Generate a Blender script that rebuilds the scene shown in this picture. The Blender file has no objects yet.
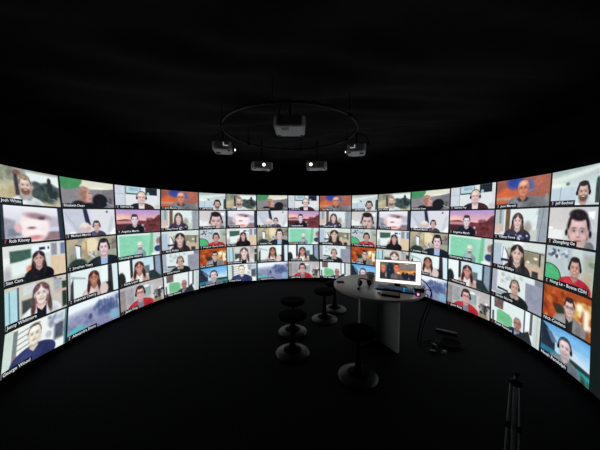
import bpy, bmesh, math, random
import numpy as np
from mathutils import Vector, Matrix

C = bpy.context.scene.collection
PI = math.pi
random.seed(7)

# ---------------------------------------------------------------- materials
def lin(c):
    c = np.asarray(c, float) / 255.0
    return np.where(c <= 0.04045, c / 12.92, ((c + 0.055) / 1.055) ** 2.4)

def mat(name, rgb, rough=0.5, metal=0.0, spec=0.5, noise=0.0, scale=30.0, bump=0.0, coat=0.0):
    m = bpy.data.materials.new(name); m.use_nodes = True
    nt = m.node_tree; b = nt.nodes['Principled BSDF']
    c = tuple(lin(rgb)) + (1,)
    b.inputs['Base Color'].default_value = c
    b.inputs['Roughness'].default_value = rough
    b.inputs['Metallic'].default_value = metal
    b.inputs['Specular IOR Level'].default_value = spec
    b.inputs['Coat Weight'].default_value = coat
    if noise or bump:
        tc = nt.nodes.new('ShaderNodeTexCoord')
        n = nt.nodes.new('ShaderNodeTexNoise')
        n.inputs['Scale'].default_value = scale; n.inputs['Detail'].default_value = 5
        nt.links.new(tc.outputs['Object'], n.inputs['Vector'])
        if noise:
            r = nt.nodes.new('ShaderNodeValToRGB')
            r.color_ramp.elements[0].position = .3; r.color_ramp.elements[1].position = .7
            r.color_ramp.elements[0].color = tuple(x * (1 - noise) for x in c[:3]) + (1,)
            r.color_ramp.elements[1].color = tuple(min(1, x * (1 + noise)) for x in c[:3]) + (1,)
            nt.links.new(n.outputs['Fac'], r.inputs['Fac'])
            nt.links.new(r.outputs['Color'], b.inputs['Base Color'])
        if bump:
            bp = nt.nodes.new('ShaderNodeBump'); bp.inputs['Strength'].default_value = bump
            bp.inputs['Distance'].default_value = .02
            nt.links.new(n.outputs['Fac'], bp.inputs['Height'])
            nt.links.new(bp.outputs['Normal'], b.inputs['Normal'])
    return m

def emit(name, rgb, strength=1.0, sampled=True):
    m = bpy.data.materials.new(name); m.use_nodes = True
    nt = m.node_tree; nt.nodes.clear()
    e = nt.nodes.new('ShaderNodeEmission'); o = nt.nodes.new('ShaderNodeOutputMaterial')
    e.inputs['Color'].default_value = tuple(lin(rgb)) + (1,)
    e.inputs['Strength'].default_value = strength
    nt.links.new(e.outputs[0], o.inputs['Surface'])
    if not sampled: m.cycles.emission_sampling = 'NONE'
    return m

def picture_mat(name, strength):
    m = bpy.data.materials.new(name); m.use_nodes = True
    nt = m.node_tree; nt.nodes.clear()
    e = nt.nodes.new('ShaderNodeEmission'); o = nt.nodes.new('ShaderNodeOutputMaterial')
    a = nt.nodes.new('ShaderNodeAttribute'); a.attribute_name = 'picture'
    e.inputs['Strength'].default_value = strength
    nt.links.new(a.outputs['Color'], e.inputs['Color'])
    nt.links.new(e.outputs[0], o.inputs['Surface'])
    m.cycles.emission_sampling = 'NONE'
    return m

SCREEN_GAIN = 1.0
M = dict(
    picture=picture_mat('projected_picture', SCREEN_GAIN),
    monitor_picture=picture_mat('monitor_picture', 1.25),
    plate=emit('caption_plate', (24, 28, 34), 1.0, False),
    letters=emit('caption_letters', (225, 230, 235), 1.0, False),
    mic=emit('caption_mic', (205, 190, 190), 1.0, False),
    mic_red=emit('caption_mic_red', (150, 78, 86), 1.0, False),
    hem=mat('black_hem_cloth', (10, 10, 11), .9, spec=.1),
    floor=mat('black_carpet', (29, 31, 32), .95, spec=.1, noise=.35, scale=60, bump=.3),
    drape=mat('black_drape_cloth', (30, 30, 33), .9, spec=.15, noise=.2, scale=6),
    rail=mat('dull_steel_tube', (58, 60, 62), .5, metal=.6),
    black_metal=mat('black_painted_metal', (9, 9, 10), .7, spec=.15),
    bright_metal=mat('bright_steel', (200, 202, 205), .3, metal=.9),
    proj=mat('grey_projector_plastic', (205, 208, 210), .5, noise=.12, scale=25),
    proj_dark=mat('dark_vent_plastic', (30, 31, 33), .6),
    lens=emit('lit_lens', (255, 250, 240), 2.2),
    mark_glow=emit('bright_mark_glow', (235, 235, 230), .45),  # added glow for the bright mark on the side projectors
    chrome=mat('chrome_trim', (215, 215, 215), .25, metal=.9),
    top=mat('grey_laminate_top', (238, 246, 242), .27, spec=.7, noise=.04, scale=14),
    edge=mat('grey_edge_band', (185, 192, 188), .5),
    panel=mat('white_laminate_panel', (232, 236, 234), .55, noise=.05, scale=9),
    seat=mat('black_woven_seat', (7, 7, 9), .9, spec=.04, noise=.15, scale=40),
    base=mat('black_gloss_base', (24, 24, 25), .36, spec=.5),
    gaslift=mat('black_gas_lift', (7, 7, 8), .7, spec=.08),
    plastic=mat('black_plastic', (18, 18, 20), .4, noise=.1, scale=50),
    keycap=mat('black_keycap', (22, 24, 28), .45),
    glow=emit('blue_backlight', (16, 118, 190), 1.2),
    glow2=emit('teal_backlight', (50, 175, 215), 1.5),
    pink=emit('pink_led', (255, 110, 215), 3.0),
    rubber=mat('black_cable_rubber', (9, 9, 10), .7, spec=.15),
    grey_plastic=mat('grey_plug_plastic', (84, 86, 88), .5),
    white_plastic=mat('white_plastic', (230, 228, 222), .4),
    cup=mat('frosted_grey_cup', (205, 200, 196), .55),
    foam=mat('black_foam', (12, 12, 13), .95, noise=.3, scale=120),
    leather=mat('black_leather', (20, 19, 19), .5, bump=.15, scale=90),
    stand_metal=mat('grey_stand_tube', (205, 208, 212), .45),
    red=mat('dull_red_plastic', (120, 50, 45), .5),
)

nt = M['cup'].node_tree; tr = nt.nodes.new('ShaderNodeBsdfTranslucent'); mx = nt.nodes.new('ShaderNodeMixShader')
tr.inputs['Color'].default_value = (.85, .83, .8, 1); mx.inputs['Fac'].default_value = .6
nt.links.new(nt.nodes['Principled BSDF'].outputs[0], mx.inputs[1]); nt.links.new(tr.outputs[0], mx.inputs[2])
nt.links.new(mx.outputs[0], nt.nodes['Material Output'].inputs['Surface'])

# ---------------------------------------------------------------- helpers
def obj(name, bm, mats, parent=None, smooth=False, bevel=0):
    me = bpy.data.meshes.new(name)
    bmesh.ops.recalc_face_normals(bm, faces=bm.faces[:])
    bm.to_mesh(me); bm.free()
    for m in (mats if isinstance(mats, (list, tuple)) else [mats]): me.materials.append(m)
    if smooth:
        for p in me.polygons: p.use_smooth = True
    o = bpy.data.objects.new(name, me); C.objects.link(o)
    if parent: o.parent = parent
    if bevel:
        b = o.modifiers.new('bevel', 'BEVEL'); b.width = bevel; b.segments = 2; b.limit_method = 'ANGLE'
        b.harden_normals = False
    if smooth:
        try:
            me.set_sharp_from_angle(angle=math.radians(40))
        except Exception: pass
    return o

def empty(name, loc, rz=0, label=None, cat=None, group=None):
    o = bpy.data.objects.new(name, None); C.objects.link(o)
    o.location = loc; o.rotation_euler = (0, 0, rz)
    if label: tag(o, label, cat, group)
    return o

def tag(o, label, cat, group=None):
    o['label'] = label; o['category'] = cat
    if group: o['group'] = group
    return o

def box(bm, c, s, mi=0, mtx=None):
    r = bmesh.ops.create_cube(bm, size=1)
    m = Matrix.Translation(c) @ Matrix.Diagonal((s[0], s[1], s[2], 1))
    if mtx is not None: m = mtx @ m
    bmesh.ops.transform(bm, matrix=m, verts=r['verts'])
    for f in {f for v in r['verts'] for f in v.link_faces}: f.material_index = mi

def lathe(bm, prof, n=32, c=(0, 0, 0), mtx=None, mi=0):
    rings = []
    for r, z in prof:
        if r < 1e-6:
            rings.append([bm.verts.new((c[0], c[1], c[2] + z))])
        else:
            rings.append([bm.verts.new((c[0] + r * math.cos(2 * PI * k / n), c[1] + r * math.sin(2 * PI * k / n), c[2] + z)) for k in range(n)])
    fs = []
    for a, b in zip(rings, rings[1:]):
        for k in range(n):
            k2 = (k + 1) % n
            if len(a) == 1 and len(b) == 1: continue
            if len(a) == 1: fs.append(bm.faces.new((a[0], b[k], b[k2])))
            elif len(b) == 1: fs.append(bm.faces.new((a[k], b[0], a[k2])))
            else: fs.append(bm.faces.new((a[k], b[k], b[k2], a[k2])))
    for f in fs: f.material_index = mi
    if mtx is not None:
        bmesh.ops.transform(bm, matrix=mtx, verts=[v for r in rings for v in r])

def tube(bm, pts, r, n=8, closed=False, mi=0):
    pts = [Vector(p) for p in pts]; N = len(pts)
    rings = []; up = Vector((0, 0, 1)); prev = None
    for i, p in enumerate(pts):
        if closed: t = pts[(i + 1) % N] - pts[i - 1]
        else: t = pts[min(i + 1, N - 1)] - pts[max(i - 1, 0)]
        t.normalize()
        a = prev if prev is not None else (up if abs(t.z) < .9 else Vector((1, 0, 0)))
        x = (a - t * a.dot(t)).normalized(); y = t.cross(x); prev = x
        rr = r[i] if isinstance(r, (list, tuple)) else r
        rings.append([bm.verts.new(p + (x * math.cos(2 * PI * k / n) + y * math.sin(2 * PI * k / n)) * rr) for k in range(n)])
    rng = range(N) if closed else range(N - 1)
    for i in rng:
        a, b = rings[i], rings[(i + 1) % N]
        for k in range(n):
            f = bm.faces.new((a[k], a[(k + 1) % n], b[(k + 1) % n], b[k])); f.material_index = mi
    if not closed:
        bm.faces.new(rings[0][::-1]).material_index = mi; bm.faces.new(rings[-1]).material_index = mi

def curve_pts(ctrl, n=8):
    """Catmull-Rom through control points"""
    P = [Vector(c) for c in ctrl]; P = [2 * P[0] - P[1]] + P + [2 * P[-1] - P[-2]]
    out = []
    for i in range(1, len(P) - 2):
        for k in range(n):
            t = k / n
            out.append(.5 * ((2 * P[i]) + (P[i + 1] - P[i - 1]) * t + (2 * P[i - 1] - 5 * P[i] + 4 * P[i + 1] - P[i + 2]) * t * t + (-P[i - 1] + 3 * P[i] - 3 * P[i + 1] + P[i + 2]) * t ** 3))
    out.append(P[-2]); return out

def B(): return bmesh.new()

def copy_tree(o, parent=None):
    c = o.copy(); C.objects.link(c); c.parent = parent
    for ch in list(o.children): copy_tree(ch, c)
    return c
# ---------------------------------------------------------------- the pictures on the screen
class Paint:
    """a small picture painter: x 0..1 across, y 0..1 down, radii in picture heights"""
    def __init__(s, a, nx, ny):
        s.a = a; s.nx = nx; s.ny = ny
        s.X, s.Y = np.meshgrid(np.linspace(0, a, nx), np.linspace(0, 1, ny))
        s.im = np.zeros((ny, nx, 3)); s.px = 1.0 / ny
        s.rng = np.random.default_rng(int(a * 1000) + 5)
    def _put(s, m, c): s.im = s.im * (1 - m[..., None]) + np.asarray(c, float) * m[..., None]
    def fill(s, c): s.im[:] = c
    def vg(s, c0, c1, y0=0, y1=1):
        t = np.clip((s.Y - y0) / (y1 - y0), 0, 1)[..., None]
        s.im = np.asarray(c0, float) * (1 - t) + np.asarray(c1, float) * t
    def ell(s, x, y, rx, ry, c, soft=0, rot=0, al=1):
        dx, dy = s.X - x * s.a, s.Y - y
        if rot:
            cr, sr = math.cos(rot), math.sin(rot); dx, dy = cr * dx + sr * dy, -sr * dx + cr * dy
        d = (np.hypot(dx / rx, dy / ry) - 1) * min(rx, ry)
        w = max(soft, s.px * .8)
        s._put(np.clip(.5 - d / w, 0, 1) * al, c)
    def rect(s, x0, y0, x1, y1, c, soft=0, al=1):
        w = max(soft, s.px * .8)
        m = np.ones_like(s.X)
        for d in (x0 * s.a - s.X, s.X - x1 * s.a, y0 - s.Y, s.Y - y1): m = np.minimum(m, np.clip(.5 - d / w, 0, 1))
        s._put(m * al, c)
    def poly(s, pts, c, soft=0, al=1):
        w = max(soft, s.px * .8)
        P = [(x * s.a, y) for x, y in pts]
        ins = np.zeros_like(s.X, bool); dm = np.full_like(s.X, 9.)
        for (x0, y0), (x1, y1) in zip(P, P[1:] + P[:1]):
            ex, ey = x1 - x0, y1 - y0; L = ex * ex + ey * ey + 1e-12
            t = np.clip(((s.X - x0) * ex + (s.Y - y0) * ey) / L, 0, 1)
            dm = np.minimum(dm, np.hypot(s.X - x0 - t * ex, s.Y - y0 - t * ey))
            if abs(ey) > 1e-9:
                ins ^= ((s.Y >= y0) != (s.Y >= y1)) & (s.X < x0 + (s.Y - y0) * ex / ey)
        d = np.where(ins, -dm, dm)
        s._put(np.clip(.5 - d / w, 0, 1) * al, c)
    def line(s, x0, y0, x1, y1, wd, c, al=1):
        ex, ey = (x1 - x0) * s.a, y1 - y0; L = ex * ex + ey * ey + 1e-12
        t = np.clip(((s.X - x0 * s.a) * ex + (s.Y - y0) * ey) / L, 0, 1)
        d = np.hypot(s.X - x0 * s.a - t * ex, s.Y - y0 - t * ey) - wd
        s._put(np.clip(.5 - d / (s.px * .9), 0, 1) * al, c)
    def mottle(s, x0, y0, x1, y1, cols, n, r, al=.6):
        for k in range(n):
            s.ell(s.rng.uniform(x0, x1), s.rng.uniform(y0, y1), r * s.rng.uniform(.5, 1.5), r * s.rng.uniform(.4, 1.2),
                  cols[int(s.rng.integers(len(cols)))], soft=r * .6, rot=s.rng.uniform(0, 3), al=al)
    def field(s, cell, seed):
        """smooth random field 0..1 with blobs of about the given size"""
        g = np.random.default_rng(seed)
        nx, ny = int(s.a / cell) + 3, int(1 / cell) + 3
        v = g.random((ny, nx)); u, w = s.X / cell, s.Y / cell
        i, j = u.astype(int), w.astype(int); fu, fw = u - i, w - j
        fu, fw = fu * fu * (3 - 2 * fu), fw * fw * (3 - 2 * fw)
        return (v[j, i] * (1 - fu) + v[j, i + 1] * fu) * (1 - fw) + (v[j + 1, i] * (1 - fu) + v[j + 1, i + 1] * fu) * fw
    def grain(s, seed):
        """fine tonal variety every video picture has"""
        n = .4 * s.field(.16, seed) + .35 * s.field(.07, seed + 1) + .35 * s.field(.035, seed + 2)
        lum = s.im.mean(-1); wgt = np.clip((250 - lum) / 120, .12, 1)      # whites stay clean
        s.im *= (1 + .2 * (n - n.mean()) * wgt)[..., None]
        for c in range(3): s.im[..., c] += 9 * (s.field(.12, seed + 7 + c) - .5) * wgt
        s.im += ((s.field(.028, seed + 20) - .5) * 12 * wgt)[..., None]
    def strands(s, m, c, seed, k=.5):
        n = s.field(.03, seed) * .6 + s.field(.06, seed + 3) * .4
        s._put(m * np.clip(n * 1.6 - .5, 0, 1) * k, np.minimum(255, np.asarray(c, float) * 1.9 + 14))
    def mask_ell(s, x, y, rx, ry, soft):
        d = (np.hypot((s.X - x * s.a) / rx, (s.Y - y) / ry) - 1) * min(rx, ry)
        return np.clip(.5 - d / max(soft, s.px), 0, 1)
    def person(s, x, y, r, skin, hair, shirt, style='short', beard=None, headset=False, glasses=False,
               collar=None, undershirt=None, wide=1.0, turn=0.0, drop=2.45, smile=1, brow=None, neckc=None):
        a = s.a; skin = np.asarray(skin, float); shirt = np.asarray(shirt, float); k = lambda d: x + d * r / a
        hair = np.asarray(hair, float); t = turn; sd = int(x * 977 + y * 613 + r * 4001)
        if style == 'long':
            s.ell(k(0), y + .1 * r, .92 * r, 1.24 * r, hair, soft=.1 * r)
            s.poly([(k(-.9), y + .1 * r), (k(.9), y + .1 * r), (k(1.08), y + 1.5 * r), (k(.85), y + 2.1 * r), (k(-.85), y + 2.1 * r), (k(-1.08), y + 1.5 * r)], hair, soft=.16 * r)
            s.strands(s.mask_ell(k(0), y + .6 * r, 1.1 * r, 1.6 * r, .2 * r), hair, sd)
        # shoulders and chest
        s.ell(k(0), y + (drop + .05) * r, 2.1 * r * wide, 1.28 * r, shirt * .93, soft=.05 * r)
        s.rect(k(-2.0 * wide), y + drop * r, k(2.0 * wide), y + 9, shirt * .93, soft=.12 * r)
        s.ell(k(-.75 * wide), y + (drop - .25) * r, .8 * r, .7 * r, np.minimum(255, shirt * 1.14 + 5), soft=.5 * r, al=.6)
        s.ell(k(1.2 * wide), y + (drop + .3) * r, .5 * r, .9 * r, shirt * .75, soft=.4 * r, al=.6)
        for q in (-1.1, 1.0): s.line(k(q * wide), y + (drop - .1) * r, k(q * wide * .92), y + (drop + 1.2) * r, .04 * r, shirt * .68, al=.5)
        if undershirt is not None:
            us = np.asarray(undershirt, float)
            s.poly([(k(-.52), y + 1.1 * r), (k(.52), y + 1.1 * r), (k(.42), y + 4 * r), (k(-.42), y + 4 * r)], us * .96, soft=.08 * r)
        nc = skin * .84 if neckc is None else np.asarray(neckc, float)
        s.poly([(k(-.38), y + .6 * r), (k(.38), y + .6 * r), (k(.46), y + 1.28 * r), (k(0), y + 1.7 * r), (k(-.46), y + 1.28 * r)], nc, soft=.06 * r)
        s.ell(k(0), y + .98 * r, .42 * r, .2 * r, skin * .66, soft=.16 * r, al=.7)
        if collar is not None:
            s.poly([(k(-.5), y + 1.1 * r), (k(-.05), y + 1.75 * r), (k(-.5), y + 1.8 * r), (k(-.85), y + 1.4 * r)], collar, soft=.05 * r)
            s.poly([(k(.5), y + 1.1 * r), (k(.05), y + 1.75 * r), (k(.5), y + 1.8 * r), (k(.85), y + 1.4 * r)], collar, soft=.05 * r)
        if style == 'long':
            for q in (-1, 1):
                s.ell(k(.84 * q), y + 1.15 * r, .26 * r, .95 * r, hair * .95, soft=.14 * r, rot=-.12 * q)
        if style in ('short', 'thin', 'tuft'):
            s.ell(k(0), y - .2 * r, .76 * r, (1.0 if style != 'thin' else .86) * r, hair, soft=.06 * r)
        for q in (-1, 1): s.ell(k(.68 * q), y + .08 * r, .1 * r, .22 * r, skin * .8, soft=.04 * r)
        # face: skull, cheeks and narrower jaw
        lw = .9 if style == 'long' else 1.0
        f0 = t * .25
        s.ell(k(f0), y - .1 * r, .67 * r * lw, .84 * r, skin * .97, soft=.07 * r)
        s.ell(k(f0), y + .3 * r, .57 * r * lw, .74 * r, skin * .95, soft=.07 * r)
        s.ell(k(.5), y + .2 * r, .24 * r, .7 * r, skin * .74, soft=.32 * r, al=.55)
        s.ell(k(-.56), y + .3 * r, .13 * r, .6 * r, skin * .8, soft=.22 * r, al=.5)
        s.ell(k(-.12 + f0), y - .5 * r, .38 * r, .22 * r, np.minimum(255, skin * 1.09 + 4), soft=.34 * r, al=.8)
        for q in (-1, 1): s.ell(k(.33 * q + f0), y + .26 * r, .17 * r, .15 * r, np.minimum(255, skin * (1.08, 1.0, .99) + 3), soft=.2 * r, al=.75)
        if style == 'short':
            s.ell(k(0), y - .98 * r, .6 * r, .32 * r, hair, soft=.12 * r)
            s.ell(k(-.6), y - .5 * r, .09 * r, .34 * r, hair, soft=.1 * r, rot=.2); s.ell(k(.6), y - .5 * r, .09 * r, .34 * r, hair, soft=.1 * r, rot=-.2)
        if style == 'tuft':
            s.ell(k(-.04), y - .98 * r, .6 * r, .34 * r, hair, soft=.12 * r, rot=.1)
            s.ell(k(-.61), y - .5 * r, .08 * r, .34 * r, hair, soft=.1 * r, rot=.2); s.ell(k(.61), y - .5 * r, .08 * r, .34 * r, hair, soft=.1 * r, rot=-.2)
        if style == 'thin': s.ell(k(0), y - .98 * r, .46 * r, .14 * r, hair, soft=.16 * r)
        if style in ('short', 'tuft'): s.strands(s.mask_ell(k(-.1), y - .9 * r, .6 * r, .3 * r, .2 * r), hair, sd + 9, .6)
        if style == 'long':
            s.ell(k(-.46), y - .64 * r, .48 * r, .27 * r, hair, soft=.12 * r, rot=-.75)
            s.ell(k(.46), y - .64 * r, .48 * r, .27 * r, hair, soft=.12 * r, rot=.75)
            s.strands(s.mask_ell(k(0), y - .75 * r, .75 * r, .42 * r, .2 * r), hair, sd + 4, .5)
        dk = np.asarray((62, 46, 46), float)
        bc = (hair * .6 + skin * .4) if brow is None else np.asarray(brow, float)
        if beard is not None:
            bd = np.asarray(beard, float)
            s.ell(k(f0), y + .64 * r, .56 * r, .44 * r, bd, soft=.2 * r, al=.9)
            s.ell(k(f0), y + .2 * r, .42 * r, .24 * r, skin * .98, soft=.16 * r)
            s.ell(k(f0), y + .4 * r, .3 * r, .06 * r, bd, soft=.06 * r, al=.7)
        for q in (-1, 1):
            e = k(.28 * q + t * .3)
            s.ell(e, y - .08 * r, .2 * r, .13 * r, skin * .74, soft=.14 * r, al=.8)
            s.ell(e, y - .22 * r, .17 * r, .04 * r, bc, soft=.05 * r, al=.8, rot=.12 * q)
            s.ell(e, y - .05 * r, .105 * r, .05 * r, skin * .6 + 30, soft=.04 * r, al=.7)
            s.ell(e, y - .05 * r, .06 * r, .055 * r, dk, soft=.03 * r)
        s.line(k(.05 + t * .4), y - .05 * r, k(.09 + t * .4), y + .24 * r, .035 * r, skin * .8, al=.5)
        s.ell(k(-.03 + t * .4), y + .12 * r, .05 * r, .17 * r, np.minimum(255, skin * 1.08 + 5), soft=.07 * r, al=.7)
        s.ell(k(.02 + t * .4), y + .3 * r, .13 * r, .05 * r, skin * .68, soft=.07 * r, al=.8)
        if smile:
            s.ell(k(t * .3), y + .53 * r, .27 * r, .1 * r, (172, 92, 90), soft=.06 * r)
            s.ell(k(t * .3), y + .5 * r, .21 * r, .045 * r, (244, 234, 228), soft=.04 * r)
            for q in (-1, 1): s.line(k(.17 * q), y + .24 * r, k(.34 * q), y + .5 * r, .02 * r, skin * .76, al=.5)
        else:
            s.ell(k(t * .3), y + .53 * r, .2 * r, .05 * r, (158, 92, 90), soft=.06 * r)
        s.ell(k(t * .3), y + .69 * r, .16 * r, .035 * r, (skin if beard is None else np.asarray(beard, float)) * .8, soft=.07 * r, al=.7)
        if glasses:
            for q in (-1, 1):
                ring = np.abs(np.hypot((s.X - k(.29 * q) * a) / (.23 * r), (s.Y - y + .04 * r) / (.17 * r)) - 1) * .19 * r
                s._put(np.clip(.5 - (ring - .025 * r) / s.px, 0, 1) * .75, dk)
            s.line(k(-.08), y - .06 * r, k(.08), y - .06 * r, .025 * r, dk, al=.7)
        if headset:
            th = np.hypot((s.X - x * a) / .88, (s.Y - y + .12 * r) * .86)
            ring = np.abs(th - .94 * r) - (.05 if headset is True else .02) * r
            s._put(np.clip(.5 - ring / s.px, 0, 1) * (s.Y < y - .15 * r) * (1 if headset is True else .6), (34, 32, 34))
            for q in (-1, 1): s.ell(k(.8 * q), y + .08 * r, (.16 if headset is True else .09) * r, (.3 if headset is True else .2) * r, (30, 28, 32), soft=.05 * r)
    def bars(s, l=0, r=0, c=(34, 40, 48)):
        if l: s.rect(-1, -1, l, 2, c)
        if r: s.rect(1 - r, -1, 2, 2, c)

def pic_orchard(p):
    p.vg((165, 168, 150), (205, 190, 155))
    p.mottle(0, 0, .35, .4, [(125, 130, 110), (150, 150, 125), (105, 105, 95)], 14, .1)
    p.mottle(0, .45, .3, .9, [(205, 185, 140), (190, 165, 120), (220, 205, 170)], 12, .1)
    p.rect(.45, .06, 1, .42, (232, 238, 235), soft=.08)
    p.mottle(.55, .35, 1, .85, [(52, 64, 62), (66, 82, 80), (42, 54, 52), (78, 90, 86)], 44, .1, .85)
    p.mottle(.88, .75, 1, 1, [(200, 195, 185), (170, 160, 150)], 8, .06)
    p.poly([(.24, .1), (.3, .1), (.33, .75), (.26, .75)], (62, 60, 66), soft=.05)
    p.ell(.3, .12, .1, .07, (150, 95, 85), soft=.05)
    p.ell(.83, .24, .06, .1, (58, 50, 48), soft=.03); p.rect(.78, .3, .88, .6, (50, 56, 58), soft=.06)
    p.person(.42, .46, .235, (230, 196, 182), (135, 110, 95), (228, 232, 232), beard=(112, 78, 66), collar=(160, 165, 170), wide=1.05, style='tuft')
def pic_closeup(p):
    p.vg((240, 236, 240), (190, 180, 190))
    p.poly([(0, .3), (.22, .4), (.2, .95), (0, .95)], (165, 160, 172), soft=.08)
    p.rect(.68, .28, 1, .62, (196, 184, 194), soft=.12); p.rect(.6, .72, 1, 1, (150, 118, 128), soft=.08)
    p.rect(.1, .62, .32, .8, (128, 132, 148), soft=.07); p.rect(.7, .6, .95, .72, (205, 208, 222), soft=.05)
    p.ell(.52, .56, .42, .46, (250, 226, 224), soft=.1)
    p.ell(.26, .6, .1, .12, (232, 180, 184), soft=.06)
    p.ell(.58, .27, .34, .09, (160, 130, 138), soft=.08, rot=.12); p.ell(.64, .32, .1, .05, (110, 82, 92), soft=.05)
    p.ell(.5, .5, .3, .12, (252, 236, 234), soft=.08)
    p.ell(.47, .6, .1, .035, (150, 90, 92), soft=.05)
    p.ell(.52, .88, .2, .07, (230, 140, 136), soft=.08); p.ell(.52, .74, .26, .06, (252, 238, 236), soft=.05)
    p.bars(.05, .075, (44, 54, 66))
def pic_office(p):
    p.vg((226, 224, 218), (214, 218, 210))
    p.rect(.1, .14, .43, .44, (66, 98, 84), soft=.04); p.poly([(.12, .48), (.5, .36), (.5, .72), (.12, .8)], (232, 238, 232), soft=.05)
    p.rect(.45, .06, .74, .3, (238, 242, 246), soft=.03); p.rect(.56, .12, .66, .2, (45, 52, 72), soft=.02); p.rect(.7, .12, .73, .2, (60, 70, 100))
    p.rect(.76, .04, .86, .4, (150, 145, 150), soft=.05); p.rect(.92, .05, 1, .4, (120, 130, 165), soft=.06)
    p.rect(.74, .42, 1, 1, (228, 198, 162), soft=.06); p.rect(0, .3, .1, .6, (240, 236, 228)); p.ell(.06, .75, .1, .2, (185, 175, 180), soft=.1)
    p.ell(.4, .68, .1, .1, (232, 150, 112), soft=.06); p.ell(.44, .64, .05, .07, (226, 90, 72), soft=.04)
    p.poly([(.15, .95), (.4, .72), (.4, 1), (.15, 1)], (190, 205, 190), soft=.05)
    p.person(.55, .44, .2, (226, 172, 160), (46, 34, 38), (30, 29, 34), style='long', drop=2.3)
def pic_blazer(p):
    p.fill((206, 196, 180))
    p.rect(0, .1, .22, 1, (178, 216, 222), soft=.03); p.rect(.06, .1, .08, 1, (110, 150, 165)); p.rect(.19, .05, .215, 1, (48, 66, 84))
    p.rect(.28, .05, .5, .3, (212, 214, 210), soft=.06); p.rect(.26, .42, .45, .75, (64, 74, 70), soft=.06)
    p.rect(.78, .08, .9, .4, (170, 172, 180), soft=.05); p.rect(.92, .18, 1, .95, (42, 58, 50), soft=.05); p.rect(.8, .4, 1, .48, (220, 170, 160), soft=.04)
    p.mottle(.78, .02, 1, .12, [(60, 60, 60), (220, 220, 220)], 10, .03)
    p.person(.57, .37, .27, (252, 226, 216), (98, 66, 66), (246, 247, 247), style='long', undershirt=(34, 30, 40), drop=2.15, neckc=(240, 196, 186))
def pic_sweater(p):
    p.fill((240, 238, 230))
    p.rect(0, 0, .12, 1, (205, 220, 205), soft=.04); p.rect(.13, .05, .2, .8, (120, 128, 128), soft=.03)
    for k in range(5): p.line(.2, .16 + .13 * k, .45, .1 + .13 * k, .012, (115, 120, 118))
    p.rect(.68, .05, .95, .25, (176, 184, 200), soft=.1); p.rect(.8, .3, .96, .75, (84, 88, 104), soft=.1)
    p.mottle(.7, .05, .98, .6, [(95, 100, 115), (150, 160, 175), (220, 225, 230)], 14, .07)
    p.rect(.97, 0, 1, 1, (60, 120, 125), soft=.02); p.ell(.2, .82, .12, .13, (190, 50, 66), soft=.05)
    p.person(.47, .34, .25, (254, 236, 214), (90, 74, 70), (54, 62, 112), style='thin', wide=1.2, drop=2.2, smile=0)
def pic_profile(p):
    p.fill((142, 134, 140))
    p.poly([(.28, 0), (1, 0), (1, .24), (.45, .34), (.3, .2)], (228, 220, 200), soft=.05); p.ell(.72, .24, .28, .04, (250, 240, 215), soft=.05)
    p.poly([(.78, .3), (1, .22), (1, 1), (.7, 1)], (122, 116, 124), soft=.05)
    p.ell(.1, .0, .54, .38, (76, 150, 94), soft=.03)
    p.ell(.41, .58, .19, .34, (166, 124, 106), soft=.06); p.ell(.475, .54, .13, .22, (226, 166, 154), soft=.05); p.ell(.5, .66, .1, .13, (216, 152, 142), soft=.05)
    p.ell(.552, .57, .022, .04, (220, 156, 146), soft=.02); p.ell(.515, .47, .03, .018, (96, 66, 64), soft=.02); p.ell(.52, .68, .045, .018, (160, 84, 86), soft=.02); p.ell(.5, .42, .05, .012, (150, 110, 92), soft=.02)
    p.poly([(.36, .36), (.45, .28), (.47, .4), (.43, .92), (.35, .92)], (150, 110, 94), soft=.07); p.ell(.42, .31, .15, .07, (176, 136, 114), soft=.05)
    p.strands(p.mask_ell(.4, .55, .16, .34, .1), (150, 108, 92), 77, .2)
    p.ell(.3, .88, .22, .13, (44, 42, 48), soft=.05)
    p.ell(.72, .74, .28, .28, (34, 34, 40), soft=.06); p.ell(.5, 1.02, .44, .2, (34, 34, 40), soft=.06)
    p.line(.85, .8, 1, .92, .02, (170, 165, 170)); p.rect(.9, .6, .95, .85, (88, 84, 92), soft=.03)
def pic_nook(p):
    p.fill((216, 214, 224)); p.poly([(.5, 0), (1, 0), (1, 1), (.6, 1)], (224, 220, 224), soft=.1)
    p.poly([(0, 0), (.36, 0), (.38, .45), (.25, .95), (.12, .6), (.02, .3)], (200, 202, 212), soft=.03)
    p.line(.03, .12, .24, .75, .008, (165, 165, 172)); p.poly([(.92, .25), (.98, .3), (.9, .9), (.82, .9)], (205, 206, 212), soft=.04)
    p.poly([(.36, 0), (.44, 0), (.5, .6), (.4, .55)], (46, 50, 74), soft=.03); p.ell(.84, .1, .04, .04, (70, 70, 76), soft=.02)
    p.rect(.1, .8, .28, .95, (248, 248, 250), soft=.04); p.poly([(.88, .95), (.99, .7), (1, 1), (.88, 1)], (250, 250, 250), soft=.03)
    p.ell(.38, .68, .2, .2, (238, 222, 206), soft=.05); p.ell(.32, .82, .22, .16, (206, 190, 190), soft=.06); p.ell(.45, .72, .08, .1, (226, 178, 170), soft=.04)
    p.person(.61, .63, .16, (228, 178, 172), (70, 54, 58), (82, 70, 92), headset=True, wide=1.0, drop=2.3)
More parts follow.
